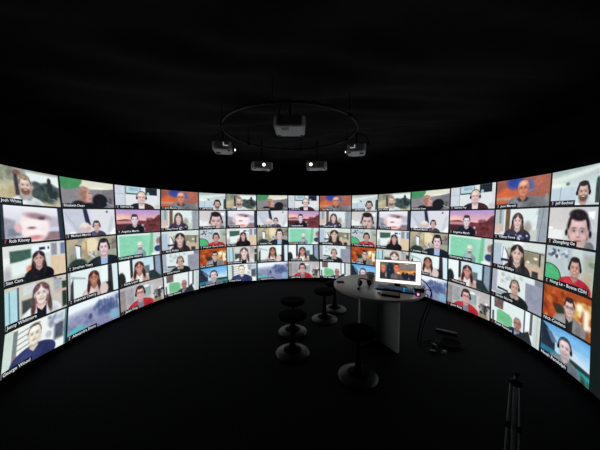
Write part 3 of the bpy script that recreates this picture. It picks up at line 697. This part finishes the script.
# ---------------------------------------------------------------- ring rail and projectors
RX, RY, RZ, RR = -.14, 3.24, 2.78, .865
ring = empty('ceiling_ring', (RX, RY, RZ), 0, 'round steel tube ring hanging under the black ceiling above the projectors', 'ring')
bm = B(); tube(bm, [(RR * math.cos(t), RR * math.sin(t), 0) for t in np.linspace(0, 2 * PI, 97)[:-1]], .010, 10, closed=True); obj('rail', bm, M['rail'], ring, True)
bm = B()
tube(bm, [((RR + .016 * math.cos(t * 31)) * math.cos(t), (RR + .016 * math.cos(t * 31)) * math.sin(t), .017 + .01 * math.sin(t * 23)) for t in np.linspace(0, 2 * PI, 241)[:-1]], .006, 6, closed=True)
obj('wound_cable', bm, M['rubber'], ring, True)
for k in range(6):
    t = 2 * PI * (k + .35) / 6
    bm = B(); tube(bm, [(RR * math.cos(t), RR * math.sin(t), .0), (RR * math.cos(t), RR * math.sin(t), HC - RZ)], .004, 6); obj('suspension_wire', bm, M['black_metal'], ring)
    bm = B(); box(bm, (0, 0, 0), (.045, .05, .04), mtx=Matrix.Translation((RR * math.cos(t), RR * math.sin(t), 0)) @ Matrix.Rotation(t, 4, 'Z')); obj('clamp', bm, M['black_metal'], ring, bevel=.006)

def projector(name, loc, rz, W, D, Hh, label, lens_x, bracket, group, scale_lens=1.0, spill=False):
    """front looks along local -y; hung from above; loc = centre of the underside"""
    t = empty(name, loc, rz, label, 'projector', group)
    bm = B()                       # rounded casing: belly tucks in towards the underside
    sec = [(-.5, -.42, 0), (-.42, -.5, 0)]
    def loop(w, d, z, c=.035):
        return [bm.verts.new(v) for v in ((-w / 2 + c, -d / 2, z), (w / 2 - c, -d / 2, z), (w / 2, -d / 2 + c, z), (w / 2, d / 2 - c, z), (w / 2 - c, d / 2, z), (-w / 2 + c, d / 2, z), (-w / 2, d / 2 - c, z), (-w / 2, -d / 2 + c, z))]
    L = [loop(W - .03, D - .03, 0), loop(W, D, .018), loop(W, D, Hh - .015), loop(W - .02, D - .02, Hh)]
    for a, b in zip(L, L[1:]):
        for k in range(8): bm.faces.new((a[k], a[(k + 1) % 8], b[(k + 1) % 8], b[k]))
    bm.faces.new(L[0]); bm.faces.new(L[-1])
    obj('casing', bm, M['proj'], t, bevel=.004)
    if lens_x is not None:
        lx = lens_x * W
        fr = Matrix.Translation((lx, -D / 2, Hh * .52)) @ Matrix.Rotation(PI / 2, 4, 'X')
        bm = B(); lathe(bm, [(.046, -.02), (.046, .018), (.038, .026), (.03, .026), (.028, .018)], 24, mtx=fr); hs = obj('lens_barrel', bm, M['proj_dark'], t, True)
        bm = B(); lathe(bm, [(0, .040), (.012, .037), (.022, .029), (.028, .018)], 24, mtx=fr @ Matrix.Diagonal((scale_lens, scale_lens, 1, 1))); obj('lens', bm, M['lens'], hs, True)
        bm = B()                   # vent grille on the other half of the front
        vx = -.27 * W if lens_x >= 0 else .2 * W
        for k in range(6): box(bm, (vx, -D / 2 - .001, .03 + k * .012), (W * .28, .006, .005))
        obj('front_vent', bm, M['proj_dark'], t)
    bm = B()
    for k in range(7): box(bm, (W * .25 - .012 * k, D * .27, -.001), (.006, D * .22, .006))
    obj('underside_vent', bm, M['proj_dark'], t)
    for sx in (-1, 1):
        bm = B(); lathe(bm, [(0, -.012), (.014, -.012), (.014, .002), (0, .002)], 14, c=(sx * W * .38, -D * .36, 0)); obj('foot', bm, M['proj_dark'], t)
    bm = B(); box(bm, (0, 0, Hh + .012), (W * .45, D * .5, .016))
    tube(bm, [(0, 0, Hh + .01), (0, 0, HC - loc[2] - .02)], .010, 10); obj('hanger', bm, M['black_metal'], t)
    if bracket:                    # bright L-shaped mark on the casing side, its brightness added as emission
        sx, s = bracket
        bm = B(); box(bm, (sx * (W / 2 + .001), -D * .10, .072), (.006, .009, .042)); box(bm, (sx * (W / 2 + .001), -D * .10 - .03, .052), (.006, .06, .009))
        obj('glow_mark', bm, M['mark_glow'], t)['label'] = 'bright L-shaped mark with added glow'
    bm = B(); tube(bm, curve_pts([(W * .2, D * .45, Hh * .6), (W * .3, D * .62, Hh * .9), (W * .22, D * .5, Hh + .1), (.02, .02, Hh + .16)], 6), .006, 6); obj('power_cable', bm, M['rubber'], t, True)
    return t

G = 'projectors hung from the ceiling ring'
projector('projector', (-.125, 2.80, 2.64), PI, .345, .36, .125, 'broad grey projector hanging inside the ceiling ring, largest of the five', None, None, G)
projector('projector', (-1.075, 3.36, 2.55), PI / 2 + math.radians(11), .31, .25, .115, 'grey projector at the left end of the ceiling ring, turned sideways', .28, (-1, -1), G, .75)
projector('projector', (.79, 3.46, 2.55), -PI / 2 - math.radians(13), .31, .25, .115, 'grey projector at the right end of the ceiling ring, turned sideways', -.28, (1, -1), G, .75)
projector('projector', (-.70, 4.36, 2.49), math.radians(20), .36, .26, .125, 'grey projector facing us with its lit lens in the middle of its front', .02, None, G)
projector('projector', (.285, 4.33, 2.49), math.radians(-6), .36, .26, .125, 'grey projector facing us with its lit lens at one end of its front', -.27, None, G)

# ---------------------------------------------------------------- table
TX, TY, TR = 1.03, 3.19, .58
table = empty('round_table', (TX, TY, 0), 0, 'round grey laminate table on a crossed panel base in the middle of the room', 'table')
bm = B(); lathe(bm, [(0, .75), (TR - .006, .75), (TR - .001, .7485)], 72); lathe(bm, [(TR - .012, .722), (0, .722)], 72); obj('tabletop', bm, M['top'], table, True)
bm = B(); lathe(bm, [(TR - .001, .7485), (TR, .745), (TR, .727), (TR - .004, .723), (TR - .012, .722)], 72); obj('edge_band', bm, M['edge'], table, True)
ax = Vector((.01, -.005, 0)); ang = math.atan2(-.889, .457)
for k, nm in ((0, 'base_panel'), (1, 'base_panel')):
    mt = Matrix.Translation(ax) @ Matrix.Rotation(ang + k * PI / 2, 4, 'Z')
    if k == 0:
        bm = B(); box(bm, (0, 0, .361), (.70, .024, .722), mtx=mt); obj(nm, bm, M['panel'], table, bevel=.002)
    else:
        bm = B(); box(bm, (.166, 0, .361), (.308, .024, .722), mtx=mt); obj(nm, bm, M['panel'], table, bevel=.002)
        bm = B(); box(bm, (-.166, 0, .361), (.308, .024, .722), mtx=mt); obj(nm, bm, M['panel'], table, bevel=.002)

# ---------------------------------------------------------------- stools
def make_stool(loc, h, label):
    t = empty('stool', loc, random.uniform(0, 6), label, 'stool', 'low black stools round the table')
    bm = B(); lathe(bm, [(0, h - .055), (.15, h - .055), (.165, h - .045), (.17, h - .03), (.166, h - .012), (.15, h - .002), (.10, h), (0, h - .004)], 40); s = obj('seat', bm, M['seat'], t, True)
    bm = B(); tube(bm, [(.169 * math.cos(q), .169 * math.sin(q), h - .016) for q in np.linspace(0, 2 * PI, 49)[:-1]], .004, 6, closed=True); obj('piping', bm, M['seat'], s, True)
    bm = B(); lathe(bm, [(0, h - .085), (.05, h - .085), (.085, h - .055), (0, h - .055)], 24); obj('seat_plate', bm, M['black_metal'], t, True)
    bm = B(); lathe(bm, [(.03, .1), (.03, h * .55), (.027, h * .56), (.021, h * .56), (.021, h - .08), (0, h - .08)], 20); obj('gas_lift', bm, M['gaslift'], t, True)
    bm = B(); lathe(bm, [(0, .012), (.196, .012), (.204, .016), (.205, .021), (.199, .028), (.18, .036), (.15, .045), (.12, .052), (.105, .055), (0, .055)], 56); obj('base', bm, M['base'], t, True)
    bm = B(); lathe(bm, [(.112, .0535), (.108, .058), (.09, .064), (.062, .078), (.042, .10), (.034, .13), (0, .13)], 40); obj('dark_base_centre', bm, M['gaslift'], t, True)  # matte black cone added so the middle of the base reads dark
    bm = B(); lathe(bm, [(.19, .0), (.203, 0), (.206, .013), (.19, .013), (.19, .0)], 56); obj('floor_ring', bm, M['rubber'], t, True)
    return t
make_stool((-.11, 3.38, 0), .485, 'black round stool at the back of the pair standing away from the table')
make_stool((-.095, 2.855, 0), .505, 'black round stool in front of the pair standing away from the table')
make_stool((.385, 3.79, 0), .495, 'black round stool just off the left rim of the table, its seat in full view')
make_stool((.605, 4.19, 0), .50, 'black round stool partly hidden behind the rim of the table')
make_stool((.60, 2.433, 0), .515, 'black round stool nearest the camera, in front of the table base')
# ---------------------------------------------------------------- things on the table
TZ = .75
# monitor: bottom edge runs from (.979,3.109) to (1.477,2.918)
a = math.atan2(-.195, .512)
mon = empty('monitor', (1.255, 3.085, TZ), a, 'white-lit desktop monitor on the round table showing a photo of people at sunset', 'monitor')
MW, MH = .552, .305
tilt = Matrix.Translation((0, -.01, .05)) @ Matrix.Rotation(math.radians(-3), 4, 'X')
bm = B(); box(bm, (0, .0125, MH / 2), (MW, .025, MH), mtx=tilt); box(bm, (0, .035, MH / 2), (MW * .6, .03, MH * .55), mtx=tilt); obj('housing', bm, M['plastic'], mon, bevel=.004)
def pic_page(p):
    p.fill((252, 248, 244))
def pic_group(p):
    p.vg((96, 84, 82), (120, 92, 74)); p.rect(.45, 0, 1, .35, (118, 112, 108), soft=.1); p.ell(.75, .06, .1, .03, (190, 185, 180), soft=.04)
    p.rect(.55, .42, 1, .7, (206, 138, 70), soft=.14); p.ell(.92, .52, .16, .08, (244, 172, 70), soft=.1); p.ell(.78, .55, .1, .05, (236, 190, 120), soft=.06)
    p.mottle(0, .05, .22, .5, [(120, 110, 84), (84, 78, 66)], 12, .08)
    p.person(.1, .36, .17, (214, 124, 88), (120, 104, 84), (44, 48, 60), turn=.2, wide=1.1); p.ell(.2, .74, .09, .16, (160, 130, 116), soft=.05); p.rect(0, .7, .08, 1, (40, 42, 52), soft=.06)
    p.ell(.3, .42, .2, .4, (26, 44, 58), soft=.08); p.rect(.2, .5, .42, 1, (28, 38, 54), soft=.08); p.ell(.28, .42, .02, .03, (90, 130, 160), soft=.02)
    p.person(.47, .3, .2, (232, 124, 92), (70, 36, 38), (92, 82, 84), glasses=True, turn=.15, wide=.7, drop=2.7)
    p.ell(.53, .58, .08, .07, (220, 190, 160), soft=.05)
    for x, y, r in ((.66, .66, .1), (.76, .68, .1), (.86, .7, .1), (.96, .66, .12), (.72, .86, .14), (.9, .9, .12)):
        p.ell(x, y, r, r * 1.5, (28, 34, 50), soft=.05)
    for x, y in ((.62, .52), (.7, .54), (.85, .58), (.93, .6)): p.ell(x, y, .045, .06, (190, 112, 72), soft=.03)
    p.rect(0, .93, 1, 1, (70, 66, 70), soft=.06)
def flat_picture(name, pic, a, nx, ny, w, h, x0, z0, off, parent):
    p = Paint(a, nx * 2, ny * 2); pic(p); im0 = (p.grain(5) if nx > 20 else None); im = np.clip(p.im.reshape(ny, 2, nx, 2, 3).mean((1, 3)), 0, 255)
    s, t = np.meshgrid(np.linspace(0, 1, nx), np.linspace(0, 1, ny))
    V = [tilt @ Vector((x0 + w * q, off, z0 + h * (1 - r))) for q, r in zip(s.ravel(), t.ravel())]
    me = np_mesh(name, V, quads(nx, ny), [M['monitor_picture']])
    at = me.color_attributes.new('picture', 'FLOAT_COLOR', 'POINT')
    at.data.foreach_set('color', np.concatenate([lin(im.reshape(-1, 3)), np.ones((nx * ny, 1))], 1).astype(np.float32).ravel())
    o = bpy.data.objects.new(name, me); C.objects.link(o); o.parent = parent
    return o
disp = flat_picture('display', pic_page, 1.8, 8, 5, MW - .012, MH - .014, -MW / 2 + .006, .008, -.0015, mon)
disp['label'] = 'bright white screen page with a photo'
flat_picture('displayed_photo', pic_group, 1.85, 90, 50, .432, .226, -MW / 2 + .058, .048, -.003, disp)
bm = B(); lathe(bm, [(0, 0), (.11, 0), (.112, .006), (.1, .012), (0, .014)], 40, mtx=Matrix.Translation((0, .045, 0)) @ Matrix.Diagonal((1.1, .75, 1, 1))); obj('foot', bm, M['plastic'], mon, True)
bm = B(); box(bm, (0, .045, .09), (.07, .025, .17)); obj('neck', bm, M['plastic'], mon, bevel=.005)

# lit keyboard: front edge from (.945,3.016) to (1.349,2.804)
ka = math.atan2(2.804 - 3.016, 1.349 - .945)
kd = Vector((math.cos(ka), math.sin(ka), 0)); kn = Vector((-math.sin(ka), math.cos(ka), 0))
kc = Vector((1.147, 2.91, 0)) + kn * .066
kb = empty('keyboard', (kc.x, kc.y, TZ), ka, 'black gaming keyboard with blue lit keys below the monitor', 'keyboard')
bm = B()
KL, KD = .45, .13
vs = [bm.verts.new(v) for v in ((-KL / 2, -KD / 2, 0), (KL / 2, -KD / 2, 0), (KL / 2, KD / 2, 0), (-KL / 2, KD / 2, 0), (-KL / 2, -KD / 2, .014), (KL / 2, -KD / 2, .014), (KL / 2, KD / 2, .028), (-KL / 2, KD / 2, .028))]
for f in ((0, 3, 2, 1), (4, 5, 6, 7), (0, 1, 5, 4), (1, 2, 6, 5), (2, 3, 7, 6), (3, 0, 4, 7)): bm.faces.new([vs[q] for q in f])
obj('case', bm, M['plastic'], kb, bevel=.003)
slope = math.atan2(.014, KD)
km = Matrix.Translation((0, 0, .0212)) @ Matrix.Rotation(slope, 4, 'X')
bm = B(); box(bm, (0, 0, .0012), (KL - .02, KD - .022, .0016), mtx=km); obj('backlight', bm, M['glow'], kb)
bm = B()
for x in (-.155, -.02, .12): box(bm, (x, -KD / 2 + .012, .0025), (.10, .006, .002), mtx=km)
box(bm, (.135, KD / 2 - .03, .0045), (.09, .018, .002), mtx=km)
obj('light_bar', bm, M['glow2'], kb)
bm = B()
for r in range(6):
    x = -KL / 2 + .018; y = KD / 2 - .02 - r * .0195
    while x < KL / 2 - .026:
        if not (.10 < x < .112):
            w = .0155
            if r == 5 and -.13 < x < .0: w = .105
            box(bm, (x + w / 2, y, .006), (w, .0152, .009), mtx=km); x += w + .0038
        else: x += .012
o = obj('keycaps', bm, M['keycap'], kb)

# mouse with pink light
mo = empty('mouse', (1.385, 2.80, TZ), math.radians(-25), 'black mouse with a glowing pink light near the rim of the table', 'mouse')
bm = B(); bmesh.ops.create_uvsphere(bm, u_segments=24, v_segments=14, radius=1)
for v in bm.verts:
    z = max(v.co.z, -.15); v.co = Vector((v.co.x * .033 * (1 - .12 * v.co.y), v.co.y * .06, (z + .15) * .031 * (1.05 - .25 * v.co.y)))
obj('shell', bm, M['plastic'], mo, True)
bm = B(); lathe(bm, [(0, 0), (.011, .0), (.012, .004), (.008, .008), (0, .009)], 16, mtx=Matrix.Translation((0, -.05, .018)) @ Matrix.Rotation(math.radians(60), 4, 'X')); obj('light', bm, M['pink'], mo, True)['label'] = 'glowing pink light'
bm = B(); lathe(bm, [(.004, -.004), (.009, -.004), (.009, .004), (.004, .004), (.004, -.004)], 16, mtx=Matrix.Translation((0, .035, .029)) @ Matrix.Rotation(PI / 2, 4, 'Y')); obj('wheel', bm, M['rubber'], mo, True)

# black box behind the mouse, and the cable that runs over the rim
dk = empty('adapter_box', (1.455, 2.925, TZ), math.radians(-20), 'low black adapter box behind the mouse on the round table', 'box')
bm = B(); box(bm, (0, 0, .022), (.12, .07, .044)); obj('case', bm, M['plastic'], dk, bevel=.006)
bm = B()
for k in range(3): box(bm, (-.035 + .03 * k, -.036, .02), (.014, .004, .007))
obj('sockets', bm, M['grey_plastic'], dk)
o = obj('cable', (lambda bm: (tube(bm, curve_pts([(1.36, 3.14, .845), (1.46, 3.12, .90), (1.54, 3.03, .87), (1.585, 2.96, .81), (1.612, 2.93, .74), (1.60, 2.95, .62), (1.55, 3.02, .35), (1.54, 3.08, .1), (1.57, 3.10, .012), (1.68, 3.14, .012), (1.76, 3.15, .012)], 10), .007, 8), bm)[1])(B()), M['rubber'], None, True)
tag(o, 'thick black cable arching from behind the monitor over the table rim', 'cable')
o = obj('cable', (lambda bm: (tube(bm, curve_pts([(1.515, 2.90, .768), (1.54, 2.885, .785), (1.565, 2.87, .775), (1.585, 2.865, .73), (1.58, 2.88, .6), (1.52, 2.93, .3), (1.52, 2.97, .08), (1.56, 3.01, .01), (1.64, 3.05, .01)], 10), .005, 8), bm)[1])(B()), M['rubber'], None, True)
tag(o, 'thin black cable hanging off the table rim beside the mouse', 'cable')

# flat black case in front of the keyboard with a small white block added for the highlight beside it
cs = empty('flat_case', (1.055, 2.775, TZ), math.radians(-24), 'flat black leather case lying in front of the lit keyboard', 'case')
bm = B(); box(bm, (0, 0, .012), (.205, .12, .024)); obj('body', bm, M['leather'], cs, bevel=.006)
bm = B(); box(bm, (.09, 0, .013), (.012, .123, .027)); obj('strap', bm, M['rubber'], cs, bevel=.002)
wp = empty('highlight_block', (.937, 2.845, TZ), math.radians(20), 'tiny white block added as a highlight beside the flat black case', 'plug')
bm = B(); box(bm, (0, 0, .009), (.03, .022, .018)); obj('body', bm, M['white_plastic'], wp, bevel=.003)
bm = B(); box(bm, (.02, 0, .009), (.014, .012, .005)); obj('block_tip', bm, M['chrome'], wp)

# headset with boom microphone
hd = empty('headset', (.845, 3.165, TZ), math.radians(8), 'black headset with boom microphone lying on the round table', 'headset')
for s in (-1, 1):
    mt = Matrix.Translation((s * .065, -.015, .042)) @ Matrix.Rotation(s * math.radians(72), 4, 'Y')
    bm = B(); lathe(bm, [(0, .022), (.03, .02), (.038, .008), (.038, -.004), (0, -.004)], 24, mtx=mt); e = obj('ear_cup', bm, M['plastic'], hd, True)
    bm = B(); lathe(bm, [(.016, -.02), (.034, -.02), (.04, -.012), (.038, -.003), (.016, -.003)], 24, mtx=mt); obj('ear_pad', bm, M['foam'], e, True)
bm = B(); tube(bm, [(.077 * math.cos(q), .0 + .10 * math.sin(q) * .8, .045 + .028 * math.sin(q)) for q in np.linspace(0, PI, 19)], .009, 8); obj('headband', bm, M['leather'], hd, True)
bm = B(); tube(bm, curve_pts([(-.075, -.03, .03), (-.10, -.075, .014), (-.12, -.13, .014), (-.14, -.165, .016)], 5), .004, 6); arm = obj('boom_arm', bm, M['black_metal'], hd, True)
bm = B(); bmesh.ops.create_uvsphere(bm, u_segments=14, v_segments=10, radius=.016, matrix=Matrix.Translation((-.148, -.178, .017)) @ Matrix.Diagonal((1, 1.35, 1, 1))); obj('microphone', bm, M['foam'], arm, True)

# small handheld remote near the rim, and the card cup
rm = empty('remote_control', (.555, 3.315, TZ), math.radians(-15), 'small dark remote lying near the rim of the round table by itself', 'remote')
bm = B(); box(bm, (0, 0, .008), (.10, .042, .016)); obj('body', bm, M['plastic'], rm, bevel=.005)
for k in range(3):
    bm = B(); lathe(bm, [(0, .0185), (.006, .018), (.007, .015)], 12, c=(-.03 + .025 * k, 0, 0)); obj('button', bm, M['grey_plastic'], rm)
cp = empty('paper_cup', (1.0, 3.40, TZ), 0, 'grey paper cup standing behind the headset on the round table', 'cup')
bm = B(); lathe(bm, [(0, .006), (.037, .006), (.036, 0), (.039, 0), (.056, .112), (.053, .112), (.0365, .01), (0, .01)], 36); obj('body', bm, M['cup'], cp, True)
bm = B(); tube(bm, [(.0555 * math.cos(q), .0555 * math.sin(q), .113) for q in np.linspace(0, 2 * PI, 37)[:-1]], .0028, 6, closed=True); obj('rolled_rim', bm, M['cup'], cp, True)

# ---------------------------------------------------------------- cables on the floor right of the table
def loops(cx, cy, r0, n, z):
    pts = []
    for k in range(n * 14 + 1):
        t = 2 * PI * k / 14; r = r0 * (1 + .18 * math.sin(t * .37 + 1))
        pts.append((cx + r * math.cos(t) + .03 * math.sin(t * .21), cy + r * .85 * math.sin(t), z + .004 * k / 14 + .003 * math.sin(t * 1.7)))
    return pts
bm = B(); tube(bm, loops(1.94, 3.05, .13, 6, .012), .006, 6); o = obj('coiled_cable', bm, M['rubber'], None, True)
tag(o, 'black cable coiled on the floor beside the table', 'cable')
ps = empty('power_strip', (2.08, 3.36, 0), math.radians(-32), 'dark power strip lying on the floor behind the cable coil', 'power strip')
bm = B(); box(bm, (0, 0, .022), (.26, .055, .04)); obj('body', bm, M['plastic'], ps, bevel=.006)
for k in range(4):
    bm = B(); lathe(bm, [(0, .0435), (.016, .0435), (.019, .0405)], 16, c=(-.09 + .055 * k, 0, 0)); obj('socket', bm, M['grey_plastic'], ps)
bm = B(); box(bm, (.115, 0, .045), (.016, .022, .008)); obj('switch', bm, M['red'], ps, bevel=.002)
for x, y, r, l in ((1.76, 2.87, .5, 'grey plug lying just in front of the coiled floor cable'), (1.72, 3.02, 1.9, 'grey plug on the floor between the coiled cable and two other plugs'), (1.62, 2.88, -.4, 'grey plug on the floor nearest the foot of the table panel')):
    q = empty('cable_plug', (x, y, 0), r, l, 'plug', 'plugs on the floor')
    bm = B(); box(bm, (0, 0, .018), (.06, .036, .034)); obj('body', bm, M['grey_plastic'], q, bevel=.006)
    bm = B(); tube(bm, [(.03, 0, .018), (.055, 0, .015), (.09, .01, .007)], .006, 6); obj('strain_relief', bm, M['rubber'], q, True)
    bm = B()
    for s in (-1, 1): tube(bm, [(-.03, s * .009, .018), (-.05, s * .009, .018)], .003, 6)
    obj('pins', bm, M['chrome'], q)

# ---------------------------------------------------------------- folded stand in the dark corner
st = empty('tripod', (1.40, 1.52, 0), math.radians(20), 'folded grey tripod standing alone on the dark floor, away from table and stools', 'tripod')
bm = B(); tube(bm, [(0, 0, .1), (0, 0, .66)], .011, 10); obj('centre_column', bm, M['stand_metal'], st, True)
for k in range(3):
    t = 2 * PI * k / 3 + .4; c, s = math.cos(t), math.sin(t)
    bm = B(); tube(bm, [(.026 * c, .026 * s, .60), (.034 * c, .034 * s, .30), (.042 * c, .042 * s, .012)], .007, 8); l = obj('leg', bm, M['stand_metal'], st, True)
    bm = B(); lathe(bm, [(0, 0), (.014, 0), (.014, .03), (.009, .035)], 12, c=(.042 * c, .042 * s, 0)); obj('rubber_foot', bm, M['rubber'], l, True)
    bm = B(); tube(bm, [(.033 * c, .033 * s, .34), (.034 * c, .034 * s, .30)], .011, 8); obj('leg_lock', bm, M['black_metal'], l, True)
bm = B(); lathe(bm, [(0, .59), (.024, .59), (.034, .6), (.034, .615), (.024, .622), (0, .635)], 20); obj('collar', bm, M['black_metal'], st, True)
bm = B(); box(bm, (0, 0, .668), (.03, .03, .022)); obj('head', bm, M['black_metal'], st, bevel=.004)
bm = B(); tube(bm, [(-.012, 0, .668), (-.055, -.008, .69)], .007, 8); obj('pan_handle', bm, M['red'], st, True)['label'] = 'dull red handle'

# ---------------------------------------------------------------- camera, world, view
f, pitch, roll, yaw = 240.535, -.0460171, .002199, -.0029396
cy_, sy_ = math.cos(yaw), math.sin(yaw); cp_, sp_ = math.cos(pitch), math.sin(pitch); cr, sr = math.cos(roll), math.sin(roll)
Yw = np.array([[cy_, -sy_, 0], [sy_, cy_, 0], [0, 0, 1]]); Pt = np.array([[1, 0, 0], [0, cp_, sp_], [0, -sp_, cp_]])
Q = Pt @ Yw; right, fwd, up = Q
r2 = cr * right + sr * up; u2 = cr * up - sr * right
cam = bpy.data.cameras.new('camera'); co = bpy.data.objects.new('camera', cam); C.objects.link(co)
cam.sensor_width = 36; cam.sensor_fit = 'HORIZONTAL'; cam.lens = 36 * f / 600; cam.clip_start = .02
Mx = Matrix.Identity(4)
for k in range(3): Mx[k][0], Mx[k][1], Mx[k][2] = r2[k], u2[k], -fwd[k]
Mx[2][3] = 1.70
co.matrix_world = Mx
sc = bpy.context.scene; sc.camera = co
w = bpy.data.worlds.new('dark_room'); sc.world = w; w.use_nodes = True
w.node_tree.nodes['Background'].inputs['Color'].default_value = (0, 0, 0, 1)
w.node_tree.nodes['Background'].inputs['Strength'].default_value = 0
sc.view_settings.view_transform = 'Standard'; sc.view_settings.look = 'None'
sc.view_settings.gamma = 1; sc.view_settings.exposure = 0; sc.view_settings.use_curve_mapping = False
